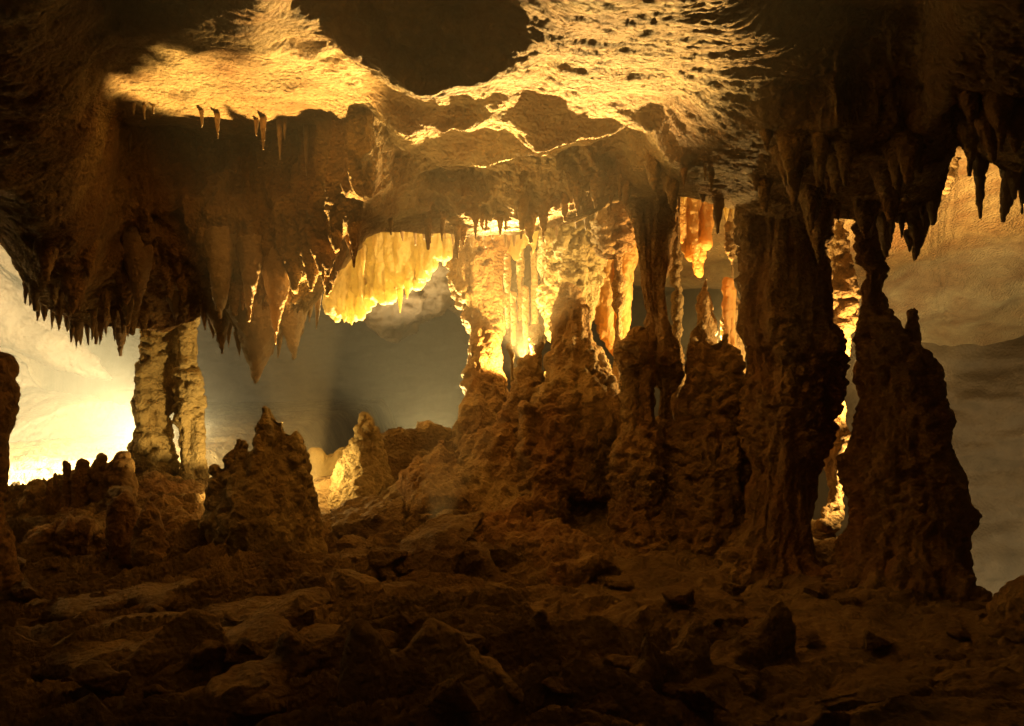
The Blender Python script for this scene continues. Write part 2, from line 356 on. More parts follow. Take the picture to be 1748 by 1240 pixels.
def smooth1(a, it, axis):
    for _ in range(it):
        b = np.take(a, np.r_[0, np.arange(a.shape[axis] - 1)], axis)
        c = np.take(a, np.r_[np.arange(1, a.shape[axis]), a.shape[axis] - 1], axis)
        a = a * 0.5 + (b + c) * 0.25
    return a
def grid_faces(nr, nc):
    i = np.arange(nr * nc).reshape(nr, nc)
    return np.stack([i[:-1, :-1].ravel(), i[:-1, 1:].ravel(), i[1:, 1:].ravel(), i[1:, :-1].ravel()], 1)

def build_ceiling():
    keys = sorted(CE)
    secs = []
    for k in keys:
        a, b, c, d = CE[k]
        # segment 1: overhead up to top of frame ; 2: to the crease ; 3: to the fringe ; 4: behind
        i0 = [j for j, q in enumerate(a) if abs(q[1] - (620 / F) * q[0]) < 1e-6][0]
        s1 = resample(a[:i0 + 1], 70)[:-1]
        s2 = resample(a[i0:] + b, 190)[:-1]
        s3 = resample(b + c, 230)[:-1]
        s4 = resample([c[-1]] + d, 130)
        secs.append(np.concatenate([s1, s2, s3, s4]))
    secs = np.array(secs)                                   # (K, V, 2)
    px = np.r_[np.arange(-700, -50, 10), np.arange(-50, 1800, 2.5), np.arange(1800, 2701, 12)]
    V = secs.shape[1]
    dd = np.empty((V, len(px))); zz = np.empty((V, len(px)))
    for v in range(V):
        dd[v] = np.interp(px, keys, secs[:, v, 0]); zz[v] = np.interp(px, keys, secs[:, v, 1])
    for _ in (0,):
        dd = smooth1(dd, 34, 1); zz = smooth1(zz, 34, 1)
        dd = smooth1(dd, 6, 0); zz = smooth1(zz, 6, 0)
    X = (px[None, :] - 874) / F * np.maximum(dd, 1.2)
    co = np.stack([X, dd, zz + CZ], -1).reshape(-1, 3)
    faces = grid_faces(V, len(px))
    me = np_mesh('ceiling', co, faces)
    co, no = get_co_no(me)
    if no[np.argmin(np.abs(co[:, 1] - 3)), 2] > 0:
        faces = faces[:, ::-1]; me = np_mesh('ceiling', co, faces); co, no = get_co_no(me)
    c = co.astype(np.float64)
    steep = sm(-no[:, 1], 0.35, 0.8)                     # faces hanging towards the viewer
    warp = np.stack([fbm(c * 2, 3, 50), fbm(c * 2 + 31, 3, 51), fbm(c * 2 + 77, 3, 52)], 1) * 0.12
    cw = c + warp
    h = fbm(c * 0.8, 3, 1) * 0.10
    # scaly pits and scallops on the open roof
    sc_ = fbm(cw * np.array([1.8, 3.6, 3]), 5, 5) * 0.06 + knob(cw * np.array([9, 19, 14]), 6) * 0.017 * (0.4 + sm(fbm(c * 2.4, 2, 66), -.3, .3)) + knob(cw * np.array([22, 38, 30]), 7) * 0.011
    # fluted curtains with hanging folds where it drops
    fl = fbm(cw * np.array([4.2, 4.2, 0.8]), 4, 8, ridged=True) * 0.16 + fbm(c * np.array([10, 10, 2.5]), 3, 12) * 0.05 + knob(cw * np.array([14, 14, 12]), 9) * 0.02
    h = h + sc_ * (1 - steep) + (fl - 0.09) * steep
    h = h + fbm(c * np.array([2.6, 2.6, 2.6]), 5, 81) * 0.05 * (1 - sm(c[:, 1], 4.9, 5.4)) * sm(c[:, 1], 3.2, 4.0)
    rear = sm(c[:, 1], 9.0, 10.5)
    h = h * (1 - rear) + rear * (fbm(c * np.array([0.6, 0.6, 3]), 4, 61) * 0.35 + fbm(c * np.array([1.5, 6, 6]), 3, 62) * 0.03)
    # low swells that throw shade across the lit roof
    for (bx, by, br, ba, bl) in ((700, 5.9, .3, .14, .35), (930, 6.2, .3, .2, .35), (1030, 6.3, .22, .16, .5), (640, 6.2, .25, .16, .6),(760, 5.9, .38, .22, .6), (880, 6.1, .34, .20, .5), (700, 6.4, .3, .16, .6), (800, 6.6, .35, .25, .4),
                             (950, 6.6, .3, .22, .4), (1090, 6.0, .28, .2, .4), (560, 5.0, .2, .1, .5), (330, 5.7, .18, .10, .4), (480, 5.5, .16, .09, .4)):
        x0 = (bx - 874) / F * by
        g = np.exp(-((c[:, 0] - x0) / br) ** 2 - ((c[:, 1] - by) / (br * bl)) ** 2)
        co[:, 2] -= (g * ba * 0.6 * (1 + 1.2 * fbm(c * np.array([2.5, 4, 3]), 3, 71)) * (c[:, 2] > CZ + 0.3)).astype(np.float32)
    co = co + no * h[:, None]
    me.vertices.foreach_set('co', np.ascontiguousarray(co, np.float32).ravel()); me.update()
    o = link('cave_ceiling', me, M_CEIL)
    tag(o, kind='structure')
build_ceiling()

# ------------------------------------------------------------------ FLOOR
def floor_z(x, y):
    z = np.zeros_like(x)
    p = (x / np.maximum(y, 0.8)) * F + 874          # photo column
    z += 0.75 * np.exp(-(((x + 0.95) / 1.15) ** 2 + ((y - 9.2) / 0.9) ** 2))       # rubble ridge in the middle
    z += 0.35 * np.exp(-(((x + 3.6) / 1.2) ** 2 + ((y - 8.2) / 0.8) ** 2))         # ledge under the left columns
    z += 0.45 * np.exp(-(((x - 1.2) / 1.8) ** 2 + ((y - 8.2) / 0.8) ** 2))
    back = sm(y, 9.0, 11.5)
    left = 1 - sm(x, -4.6, -3.4)
    z += back * (left * 0.25 - (1 - left) * 2.0)
    z -= 2.2 * sm(x, 2.75, 3.4) * sm(y, 5.7, 7.0)
    z -= 0.25 * sm(-x, 1.0, 3.0) * (1 - sm(y, 5, 7))
    return z
def build_floor():
    px = np.r_[np.arange(-900, -60, 12), np.arange(-60, 1810, 2.8), np.arange(1810, 2900, 14)]
    d = np.r_[np.linspace(-1.0, 2.6, 20)[:-1], 2.6 * np.exp(np.linspace(0, math.log(9.5 / 2.6), 520)), np.linspace(9.55, 34, 170)]
    DD, PX = np.meshgrid(d, px, indexing='ij')
    X = (PX - 874) / F * np.maximum(DD, 2.2)
    Z = floor_z(X, DD)
    c = np.stack([X, DD, Z * 0], -1).reshape(-1, 3)
    # bedding: long low ledges running across the floor
    w1 = fbm(c * 0.7, 3, 21)
    t = (c[:, 1] * 1.9 - c[:, 0] * 0.9) + w1 * 1.1
    fr = t - np.floor(t)
    led = np.where(fr < 0.14, fr / 0.14, (1 - fr) / 0.86)
    t2 = (c[:, 1] * 6.3 - c[:, 0] * 2.4) + w1 * 6 + fbm(c * 2.2, 3, 24) * 1.6
    fr2 = t2 - np.floor(t2)
    led2 = np.where(fr2 < 0.2, fr2 / 0.2, (1 - fr2) / 0.8)
    msk = sm(fbm(c * 0.6, 2, 29), -0.3, 0.2) * (1 - sm(c[:, 0], 0.3, 1.6) * 0.75)
    msk = np.maximum(msk, 1 - sm(c[:, 0] + c[:, 1] * 0.35, 0.6, 2.2))
    h = led * 0.24 * msk + led2 * 0.10 * msk + fbm(c * 0.8, 4, 22) * 0.17 + fbm(c * 4, 5, 23) * (0.045 + 0.04 * (1 - msk))
    h += knob(c * 13 + fbm(c * 4, 2, 25)[:, None] * 0.5, 26) * 0.028 * sm(fbm(c * 1.3, 2, 27), -0.2, 0.3)
    h = h * (1 - 0.7 * sm(c[:, 1], 9.2, 10.2))
    co = np.stack([c[:, 0], c[:, 1], Z.ravel() + h - 0.02], 1)
    me = np_mesh('cave_floor', co, grid_faces(len(d), len(px))[:, ::-1])
    tag(link('cave_floor', me, M_FLOOR), kind='structure')
build_floor()

# ------------------------------------------------------------------ BACK WALL of the rear chamber
def build_back():
    a = np.linspace(R(-62), R(62), 520); v = np.linspace(0, 1, 330)
    A, Vv = np.meshgrid(a, v, indexing='ij')
    z = -5.0 + 13.0 * Vv
    rad = 30.0 - 15.5 * sm(A, R(8), R(24)) - 12.0 * sm(-A, R(24), R(31)) - 4.0 * sm(Vv, 0.55, 1.0)
    X = np.sin(A) * rad; Y = np.cos(A) * rad + 1.5
    co = np.stack([X, Y, z + CZ], -1).reshape(-1, 3)
    c = co.astype(float)
    h = fbm(c * np.array([0.35, 0.35, 0.7]), 4, 41) * 1.0 + fbm(c * np.array([0.5, 0.5, 2.5]), 4, 43) * 0.02 + fbm(c * 2.5, 4, 44) * 0.05 + np.clip(-A.ravel() * 2 - 0.4, 0, 1) * fbm(c * 1.6, 4, 45) * 0.3
    nrm = np.stack([-np.sin(A), -np.cos(A), A * 0], -1).reshape(-1, 3)
    co = co + nrm * h[:, None]
    me = np_mesh('back_wall', co, grid_faces(len(a), len(v)))
    tag(link('back_wall', me, M_WALL), 'smooth banded rock wall closing off the hazy rear chamber', 'cave wall', kind='structure')
build_back()

# ------------------------------------------------------------------ COLUMNS
def column(rows_list, label, mat=None, style='popcorn', voxel=0.017, name='cave_column', cat='column', k=1.0, flat=1.0, group=None, d=None):
    bm = BM()
    for rows in rows_list: prof(bm, rows, d, flat)
    return rock(name, bm, mat or M_COL, style, voxel, None, k, label, cat, group)

column([[(380, 225, 330), (470, 235, 318), (520, 242, 306), (560, 242, 298), (610, 238, 298), (650, 237, 296), (690, 232, 288), (740, 228, 286), (790, 232, 294), (840, 236, 300), (900, 225, 310), (950, 215, 320)]],
       'knobbly column on the left, the wider of the pair against the bright glow', M_OLIVE, d=8.6, k=0.9)
column([[(380, 300, 360), (470, 308, 352), (550, 306, 344), (600, 303, 346), (680, 302, 346), (720, 304, 350), (760, 305, 348), (800, 306, 356), (850, 306, 360), (900, 298, 368), (950, 290, 380)]],
       'slimmer ragged column just right of the wide left one, with a bright slit between them', M_OLIVE, d=8.5, k=0.8)
column([[(360, 758, 890, 9.3), (400, 772, 868, 9.3), (430, 770, 858, 9.3), (480, 772, 856, 9.3), (520, 780, 860, 9.3), (560, 798, 860, 9.2), (600, 792, 856, 9.0), (640, 794, 856, 8.9), (700, 786, 860, 8.7), (750, 780, 868, 8.6), (800, 765, 890, 8.5), (860, 750, 910, 8.4)]],
       'gold-lit column at the centre whose flared yellow top meets the roof beside the dark opening')
column([[(330, 900, 1085, 9.3), (385, 912, 1066, 9.3), (420, 908, 1052, 9.3), (460, 916, 1032, 9.3), (500, 930, 1018, 9.2), (560, 945, 1005, 9.1), (700, 940, 1010, 9.0)]],
       'funnel-shaped column spreading into the roof, lit yellow, right of the central column', M_OLIVE, style='mixed', k=0.9)
column([[(505, 958, 985, 8.5), (540, 948, 1008, 8.4), (600, 938, 1028, 8.3), (650, 928, 1042, 8.2), (700, 915, 1055, 8.1), (760, 905, 1075, 8.0), (830, 900, 1060, 8.0)]],
       'broad knobbly cone standing below the yellow funnel column', name='stalagmite', cat='stalagmite')
column([[(310, 1078, 1150, 7.7), (400, 1076, 1146, 7.7), (500, 1084, 1146, 7.7), (560, 1092, 1152, 7.7), (640, 1112, 1154, 7.7), (740, 1122, 1154, 7.7), (860, 1115, 1160, 7.6)]],
       'dark narrow column whose roof end is beside the orange hanging drapery', style='mixed')
column([[(580, 1076, 1106, 7.5), (610, 1064, 1120, 7.5), (680, 1060, 1124, 7.5), (760, 1054, 1128, 7.5), (860, 1056, 1120, 7.4), (980, 1050, 1130, 7.3)]],
       'squat dark stalagmite leaning on the narrow dark column, right of the orange slab', name='stalagmite', cat='stalagmite')
column([[(555, 1180, 1212, 7.8), (600, 1166, 1230, 7.7), (700, 1162, 1232, 7.6), (850, 1150, 1225, 7.5), (980, 1140, 1230, 7.3)],
        [(575, 1222, 1244, 7.6), (640, 1216, 1258, 7.5), (740, 1214, 1264, 7.4), (860, 1205, 1270, 7.3), (980, 1195, 1280, 7.2)]],
       'dark two-lobed knobbly stalagmite between the narrow column and the widest one', name='stalagmite', cat='stalagmite')
column([[(300, 1262, 1400, 7.3), (360, 1268, 1408, 7.2), (450, 1272, 1414, 7.2), (540, 1262, 1418, 7.2), (600, 1266, 1428, 7.2), (700, 1274, 1412, 7.2), (800, 1272, 1404, 7.1), (900, 1262, 1396, 7.0), (1000, 1230, 1410, 6.9)]],
       'widest column, dark brown with a gold-lit right edge, reaching from floor to roof', style='mixed', voxel=0.016)
column([[(340, 1464, 1498, 7.0), (450, 1472, 1502, 7.0), (500, 1466, 1510, 7.0), (560, 1462, 1545, 6.9), (650, 1466, 1580, 6.9), (720, 1464, 1600, 6.8), (800, 1452, 1624, 6.8), (900, 1444, 1646, 6.7), (1000, 1424, 1664, 6.5), (1120, 1380, 1684, 6.3), (1220, 1370, 1700, 6.2)],
        [(530, 1552, 1570, 6.9), (600, 1548, 1574, 6.9), (690, 1550, 1588, 6.8)],
        [(505, 1500, 1522, 6.9), (580, 1495, 1530, 6.9)]],
       'massive cone-based column at right, thin at the roof and with a stubby side knob', voxel=0.016)
column([[(622, 884, 905, 8.4), (640, 876, 925, 8.4), (680, 866, 945, 8.35), (740, 860, 950, 8.3), (800, 850, 950, 8.2)]],
       'rugged brown stalagmite filling the gap between the slender rod and the broad cone', name='stalagmite', cat='stalagmite')
column([[(375, 1425, 1440, 7.9), (430, 1424, 1446, 7.9), (490, 1412, 1458, 7.9), (560, 1420, 1452, 7.85), (620, 1430, 1450, 7.8), (700, 1410, 1442, 7.8), (780, 1412, 1444, 7.7), (850, 1414, 1438, 7.7), (900, 1400, 1430, 7.6)]],
       'gold-blazing ribbon of flowstone in the slit right of the widest column', name='flowstone_ribbon', cat='flowstone', k=0.8, voxel=0.016)  # added strip standing in for the lit right side of the widest column
column([[(180, 1590, 1650, 8.6), (240, 1596, 1640, 8.6), (300, 1600, 1632, 8.6), (330, 1604, 1622, 8.6)], [(180, 1630, 1700, 8.8), (240, 1640, 1690, 8.8), (262, 1650, 1670, 8.8)]],
       'blazing white knob of rock seen through the notch at upper right', name='hanging_rock', cat='rock', k=0.6, voxel=0.02)  # rock added to catch lamplight as the bright spot in the notch
for rows, d_, lb in [
    ([(300, 1150, 1172), (400, 1152, 1166), (480, 1150, 1160), (560, 1151, 1164), (700, 1148, 1168)], 8.0, 'thin beaded column pressed against the right side of the dark narrow column'),
    ([(330, 1040, 1066), (430, 1046, 1064), (520, 1050, 1062), (620, 1048, 1066), (760, 1040, 1070)], 8.6, 'thin brown column in front of the orange slab, left of the narrow dark column'),
    ([(560, 905, 925), (640, 900, 926), (740, 892, 930)], 8.6, 'thin ragged pillar stub rising between the central column and the funnel column'),
    ([(300, 1236, 1262), (380, 1240, 1258), (450, 1244, 1256), (540, 1240, 1262), (640, 1236, 1266)], 8.3, 'thin rough column hugging the left side of the widest column')]:
    column([rows], lb, d=d_, k=0.6, voxel=0.014)
# small stalagmites
def stal(rows, label, group=None, d=None, name='stalagmite', **kw):
    return column([rows], label, name=name, cat='stalagmite', group=group, d=d, **kw)
stal([(472, 1201, 1209), (520, 1193, 1214), (560, 1186, 1222), (620, 1180, 1230)], 'thin knobbly spike rising behind the two-lobed stalagmite, below the orange drapery', d=8.3, k=0.6, voxel=0.015)
stal([(478, 1238, 1250), (520, 1234, 1256), (560, 1238, 1256), (640, 1240, 1262)], 'glowing orange spike tucked against the left side of the widest column', d=8.2, k=0.5, voxel=0.015, mat=M_ORANGE)
# slender rod beside central column
stal([(590, 864, 872), (610, 868, 878), (640, 866, 880), (680, 870, 880), (730, 868, 886)], 'slender pale rod standing right beside the central gold-lit column', d=8.5, k=0.4, voxel=0.013)
stal([(755, 748, 762), (775, 749, 764), (800, 748, 766)], 'short rounded stub left of the foot of the central column', d=8.6, k=0.35, voxel=0.013)
# big jagged mound
column([[(695, 444, 468), (730, 439, 480), (762, 436, 486), (820, 400, 515), (880, 378, 545), (940, 376, 555), (1000, 378, 560), (1040, 372, 565)],
        [(752, 403, 421), (785, 398, 428), (850, 390, 440)],
        [(776, 384, 402), (815, 378, 410), (880, 372, 420)],
        [(800, 366, 382), (840, 360, 396), (900, 356, 410)],
        [(742, 490, 514), (768, 488, 518), (840, 490, 530), (950, 490, 556)],
        [(716, 478, 488), (750, 474, 492), (810, 470, 500)],
        [(850, 520, 540), (900, 522, 552), (980, 520, 560)],
        [(885, 350, 396), (930, 368, 420), (1000, 378, 440)]],
       'tall jagged stalagmite mound with several rounded tips, in front of the left opening', M_OLIVE, name='stalagmite_mound', cat='stalagmite', d=6.8, voxel=0.016, k=0.7)
column([[(712, 616, 632), (740, 607, 646), (780, 594, 662), (830, 570, 684), (900, 545, 700)]],
       'pointed cone-shaped stalagmite glowing amber at the edge of the dark opening', M_OLIVE, name='stalagmite', cat='stalagmite', d=8.45, voxel=0.018, k=0.7)
stal([(850, 244, 256), (880, 238, 268), (930, 230, 282), (990, 222, 292), (1030, 215, 300)], 'dark slim cone in front of the pair of left columns', d=6.4, k=0.6)
stal([(855, 196, 226), (900, 188, 240), (960, 185, 240)], 'dark broad stump left of the slim cone, below the flat ledge', d=6.6, k=0.7)
row_stubs = [
    ([(842, 52, 66), (870, 48, 72), (940, 40, 85)], 'leftmost and smallest of the dark stubs in front of the white glow'),
    ([(836, 76, 90), (860, 73, 94), (930, 66, 105)], 'rounded dark stub second from the left in front of the white glow'),
    ([(828, 90, 102), (860, 90, 108), (920, 84, 120)], 'slim dark stub third from the left, crowding its left neighbour'),
    ([(806, 106, 122), (835, 105, 126), (920, 98, 140)], 'tall round-headed stub fourth from the left, before the white glow'),
    ([(806, 131, 147), (840, 130, 153), (920, 122, 170)], 'thick round-headed stub fifth from the left, before the white glow'),
    ([(803, 163, 176), (840, 160, 182), (920, 150, 200)], 'narrow stub sixth from the left, nearest the ragged block'),
    ([(800, 200, 218), (815, 188, 226), (850, 182, 232), (930, 178, 240)], 'ragged dark block ending the row of stubs beside the columns')]
for rows, lb in row_stubs:
    rows = [(y - 20, (a + b) / 2 - (b - a) * 0.58, (a + b) / 2 + (b - a) * 0.58) for y, a, b in rows]
    stal(rows, lb, group='stubby stalagmites in a row before the glow', d=7.6, k=0.6, voxel=0.014)
# dark pillar at left frame edge
column([[(620, -70, 12), (700, -80, 20), (780, -80, 8), (860, -80, 2), (930, -80, 20), (1000, -80, 40)]],
       'dark out-of-focus pillar cut off by the left edge of the picture', d=5.0, k=0.5, name='stalagmite', cat='stalagmite')
column([[(1008, 1716, 1800), (1050, 1706, 1820), (1150, 1690, 1840), (1260, 1680, 1860)]],
       'dark knobbly boulder-like stump cut off by the lower right edge', d=5.2, k=0.7, name='stalagmite', cat='stalagmite')
stal([(1030, 1668, 1690), (1060, 1664, 1702), (1140, 1660, 1715)], 'small lump between the massive right column and the lower right stump', d=6.2, k=0.5)

# ------------------------------------------------------------------ FLOWSTONE masses
bm = BM()
prof(bm, [(700, 905, 985, 8.0), (740, 900, 1000, 7.9), (790, 895, 990, 7.8), (850, 890, 960, 7.7), (930, 885, 950, 7.5), (1010, 870, 960, 7.2)])
prof(bm, [(690, 975, 1070, 7.9), (740, 980, 1100, 7.8), (790, 1030, 1100, 7.7), (850, 1038, 1092, 7.6), (930, 1036, 1098, 7.4), (1010, 1030, 1110, 7.2)])
prof(bm, [(740, 1070, 1190, 7.8), (850, 1070, 1190, 7.7), (1010, 1060, 1200, 7.3)])
prof(bm, [(740, 1130, 1300, 7.7), (850, 1130, 1300, 7.6), (1010, 1120, 1310, 7.3)])
prof(bm, [(700, 930, 1060, 8.5), (900, 930, 1060, 8.4), (1010, 930, 1060, 8.0)])
for q in ((905, 800), (968, 832), (992, 820), (1044, 815), (1058, 790), (955, 800), (978, 812), (1004, 806), (1028, 792), (935, 775), (915, 770)):
    prof(bm, [(700, q[0] - 16, q[0] + 16, 7.85), (760, q[0] - 11, q[0] + 11, 7.7), (q[1], q[0] - 4, q[0] + 4, 7.65)])
rock('flowstone_wall', bm, M_COL, 'popcorn', 0.02, 91, 1.0, 'wide dark flowstone cascade with hanging teeth over a black hollow, below the central columns', 'flowstone')
bm = BM()
prof(bm, [(760, 780, 900, 8.3), (820, 770, 920, 8.1), (900, 800, 930, 7.6), (980, 820, 960, 7.0)])
prof(bm, [(800, 690, 780, 8.4), (850, 690, 800, 8.0), (900, 700, 830, 7.5)])
prof(bm, [(790, 700, 730, 8.4), (830, 690, 745, 8.3)])
prof(bm, [(930, 870, 960, 7.2), (990, 900, 1050, 6.7), (1020, 930, 1090, 6.5)])
rock('flowstone_mound', bm, M_COL, 'popcorn', 0.02, 92, 1.0, 'lumpy amber mound of cave coral spilling down from the central column', 'flowstone')
bm = BM()
prof(bm, [(775, 530, 556, 8.8), (800, 525, 560, 8.8), (860, 520, 570, 8.7)])
prof(bm, [(780, 555, 600, 8.9), (860, 545, 620, 8.7)])
rock('flowstone_ledge', bm, M_DRAPE, 'drape', 0.018, 93, 1.0, 'yellow fluted ledge between the jagged mound and the pointed amber cone', 'flowstone')
bm = BM()
prof(bm, [(925, 75, 195, 7.7), (955, 50, 220, 7.3), (1000, 20, 240, 6.9)])
prof(bm, [(885, 210, 370, 8.3), (940, 190, 380, 7.6), (990, 200, 380, 7.0)])
prof(bm, [(880, 285, 350, 7.6), (930, 280, 350, 7.2)])
rock('rock_ledge', bm, M_COL, 'popcorn', 0.022, 94, 1.0, 'dark rocky ledge carrying the stub row and the pair of left columns', 'ledge')

# ------------------------------------------------------------------ DRAPERIES
def drapery(cols, d, label, mat, name='drapery', rad=0.045, group=None, s=5, style='drape', voxel=0.016):
    bm = BM()
    for i, (px, yt, yb) in enumerate(cols):
        dd = d + 0.07 * math.sin(i * 1.9 + s)
        add_tube(bm, [(P(px, yt, dd), rad * 1.2, rad), (P(px, (yt + yb) / 2, dd), rad, rad * 0.9),
                      (P(px, yb - 8, dd), rad * 0.8, rad * 0.7), (P(px, yb, dd), rad * 0.3, rad * 0.3)], 10)
    return rock(name, bm, mat, style, voxel, s, 1.0, label, 'drapery', group)
def ex(pts, step):
    """(px, ytop, ybot) control points -> dense"""
    a = np.array(pts, float); xs = np.arange(a[0, 0], a[-1, 0] + 0.1, step)
    rnd = random.Random(int(a[0, 0]))
    return [(x, np.interp(x, a[:, 0], a[:, 1]), np.interp(x, a[:, 0], a[:, 2]) + rnd.uniform(-6, 7)) for x in xs]
drapery(ex([(562, 440, 528), (580, 420, 545), (605, 400, 548), (635, 385, 522), (670, 385, 508), (710, 385, 492), (745, 385, 450), (775, 385, 440)], 5), 9.2,
        'scalloped yellow curtain of calcite hanging over the dark opening, left of the central column', M_DRAPE, s=3)
drapery(ex([(1158, 300, 410), (1175, 300, 440), (1192, 300, 470), (1206, 300, 430), (1216, 300, 370)], 7), 8.7,
        'glowing orange pointed drapery right of the dark narrow column', M_ORANGE, s=4)
drapery(ex([(1016, 420, 560), (1035, 420, 590), (1055, 420, 610), (1068, 420, 560), (1072, 420, 520)], 8), 9.2,
        'tall translucent orange slab between the funnel column and the dark narrow column', M_ORANGE, s=6, rad=0.06)
drapery(ex([(868, 395, 430), (885, 380, 445), (900, 380, 420), (915, 380, 440)], 7), 9.3,
        'small pale curtain filling the gap between central and funnel columns at the roof', M_DRAPE, s=8)
drapery(ex([(1030, 325, 430), (1050, 325, 450), (1066, 325, 425)], 7), 8.6,
        'shaggy grey-yellow curtain hugging the roof left of the dark narrow column', M_COL, s=9, style='popcorn')
drapery([(866, 430, 560), (876, 500, 590), (888, 420, 548), (897, 490, 612), (912, 430, 575)], 9.9,
        'cluster of bright coral-crusted fingers seen through the gap right of the central column', M_COL, s=11, rad=0.027, style='spike', voxel=0.011)
# hanging shelf of rock in the rear chamber
bm = BM()
prof(bm, [(400, 480, 820, 11), (470, 500, 800, 11), (530, 560, 760, 11), (560, 610, 680, 11)], flat=0.6)
prof(bm, [(400, 700, 980, 12), (480, 700, 900, 12), (530, 720, 850, 12)], flat=0.6)
rock('hanging_rock_shelf', bm, M_BACK, 'smooth', 0.03, 33, 2.0, 'pinkish bulging rock shelf hanging behind the yellow scalloped curtain', 'rock shelf')
bm = BM()
add_tube(bm, [(P(-260, 380, 15), .8, .8), (P(-60, 490, 15.5), .75, .6), (P(40, 555, 16), .5, .5), (P(110, 600, 16), .34, .4), (P(165, 635, 16), .16, .2), (P(190, 648, 16), .05, .1)])
rock('slanting_rock_rib', bm, M_BACK, 'smooth', 0.03, 34, 1.2, 'pale slanting rib of rock washed out by the glow at far left', 'rock rib')
bm = BM()
prof(bm, [(640, -160, 30, 16.5), (680, -160, 60, 16.5), (730, -160, 85, 16.5), (770, -160, 140, 16), (830, -160, 260, 15.5)], flat=0.6)
rock('pale_rock_buttress', bm, M_BACK, 'smooth', 0.035, 35, 1.5, 'pale rounded rock buttress behind the glow at far left', 'rock buttress')

# ------------------------------------------------------------------ STALACTITES
rnd = random.Random(4)
def stalactite(px, ytop, ytip, wtop, d, label, group, lean=0, mat=None, k=0.5):
    bm = BM()
    rows = []
    n = 6
    for i in range(n + 1):
        t = i / n
        wd = wtop * ((1 - t) ** 1.15) + 2.4 * min(1, t * 2)
        x = px - lean * (1 - t)
        rows.append((ytop + (ytip - ytop) * t, x - wd / 2, x + wd / 2, d + 0.22 * max(0, 0.5 - t)))
    prof(bm, rows, d, cap=False)
    vox = max(0.008, min(0.016, wtop * d / F / 7))
    L = (ytip - ytop) / F * d
    return rock('stalactite', bm, mat or M_SPIKE, 'spike', vox, rnd.randrange(900), k * min(1, wtop * d / F / 0.16), label, 'stalactite', group)
G1 = 'stalactites fringing the dark roof mass at left'
big_l = [
 (205, 440, 608, 90, 7.5, 'dark blunt stalactite just left of the pair of columns'),
 (165, 490, 590, 44, 7.3, 'backlit stalactite second to the left of the columns, in the pale fringe'),
 (130, 480, 597, 46, 7.2, 'backlit stalactite with wet tip, third to the left of the columns'),
 (437, 440, 655, 190, 7.25, 'longest and widest stalactite of the left roof mass, pointing at the jagged mound'),
 (380, 510, 605, 50, 7.3, 'small triangular stalactite between the columns and the longest one'),
 (502, 480, 615, 90, 7.2, 'broad stalactite right of the longest one, with beaded tips'),
 (470, 430, 590, 56, 6.85, 'rim-lit tooth overlapping the longest stalactite on its right'),
 (375, 400, 545, 60, 6.8, 'rim-lit tooth high beside the slimmer left column'),
 (425, 410, 550, 50, 6.8, 'rim-lit tooth in the middle of the zigzag above the longest stalactite'),
 (235, 380, 530, 80, 6.9, 'dark plump stalactite pressed against the roof above the left columns'),
 (300, 400, 560, 70, 7.3, 'dark stalactite hanging right above the slit between the left columns'),
 (270, 420, 570, 60, 7.6, 'dark stalactite merging into the wider left column'),
 (540, 480, 563, 14, 8.3, 'slim yellow icicle at the right end of the left roof mass'),
 (100, 430, 560, 50, 6.9, 'dark pointed stalactite in the pale fringe near the left edge'),
 (60, 400, 530, 46, 6.7, 'dark pointed stalactite nearest the left edge of the picture'),
]
for px, yt, yb, wt, d, lb in big_l: stalactite(px, yt, yb, wt, d, lb, G1, lean=rnd.uniform(-8, 8), k=0.9)
for i in range(16):
    px = 40 + i * 12 + rnd.uniform(-4, 4); yb = np.interp(px, [30, 80, 130, 200, 230], [515, 560, 585, 590, 560]) + rnd.uniform(-12, 6)
    stalactite(px, yb - rnd.uniform(35, 70), yb, rnd.uniform(12, 22), 7.1 + rnd.uniform(-0.1, 0.3), 'small backlit drip lining the pale fringe left of the left columns', 'small drips of the left fringe', lean=rnd.uniform(-5, 5))
for i in range(14):
    px = 350 + i * 14 + rnd.uniform(-5, 5); yb = np.interp(px, [345, 380, 437, 500, 545], [560, 590, 625, 600, 545]) + rnd.uniform(-14, 4)
    stalactite(px, yb - rnd.uniform(30, 60), yb, rnd.uniform(10, 20), 7.25 + rnd.uniform(-0.1, 0.2), 'small beaded drip around the longest stalactite', 'small drips around the longest stalactite', lean=rnd.uniform(-5, 5))
STRAWS = []
for i, (px, yt, yb, wt) in enumerate([(228, 178, 198, 12), (246, 178, 205, 8), (262, 180, 196, 8), (345, 188, 218, 12), (372, 190, 237, 12), (437, 205, 232, 12), (449, 200, 257, 13), (478, 205, 272, 13), (486, 205, 240, 10), (523, 215, 300, 10), (222, 220, 262, 8)]):
    STRAWS.append((px, yt - 4, yb - yt + 4, wt))
G2 = 'stalactites fringing the right roof mass'
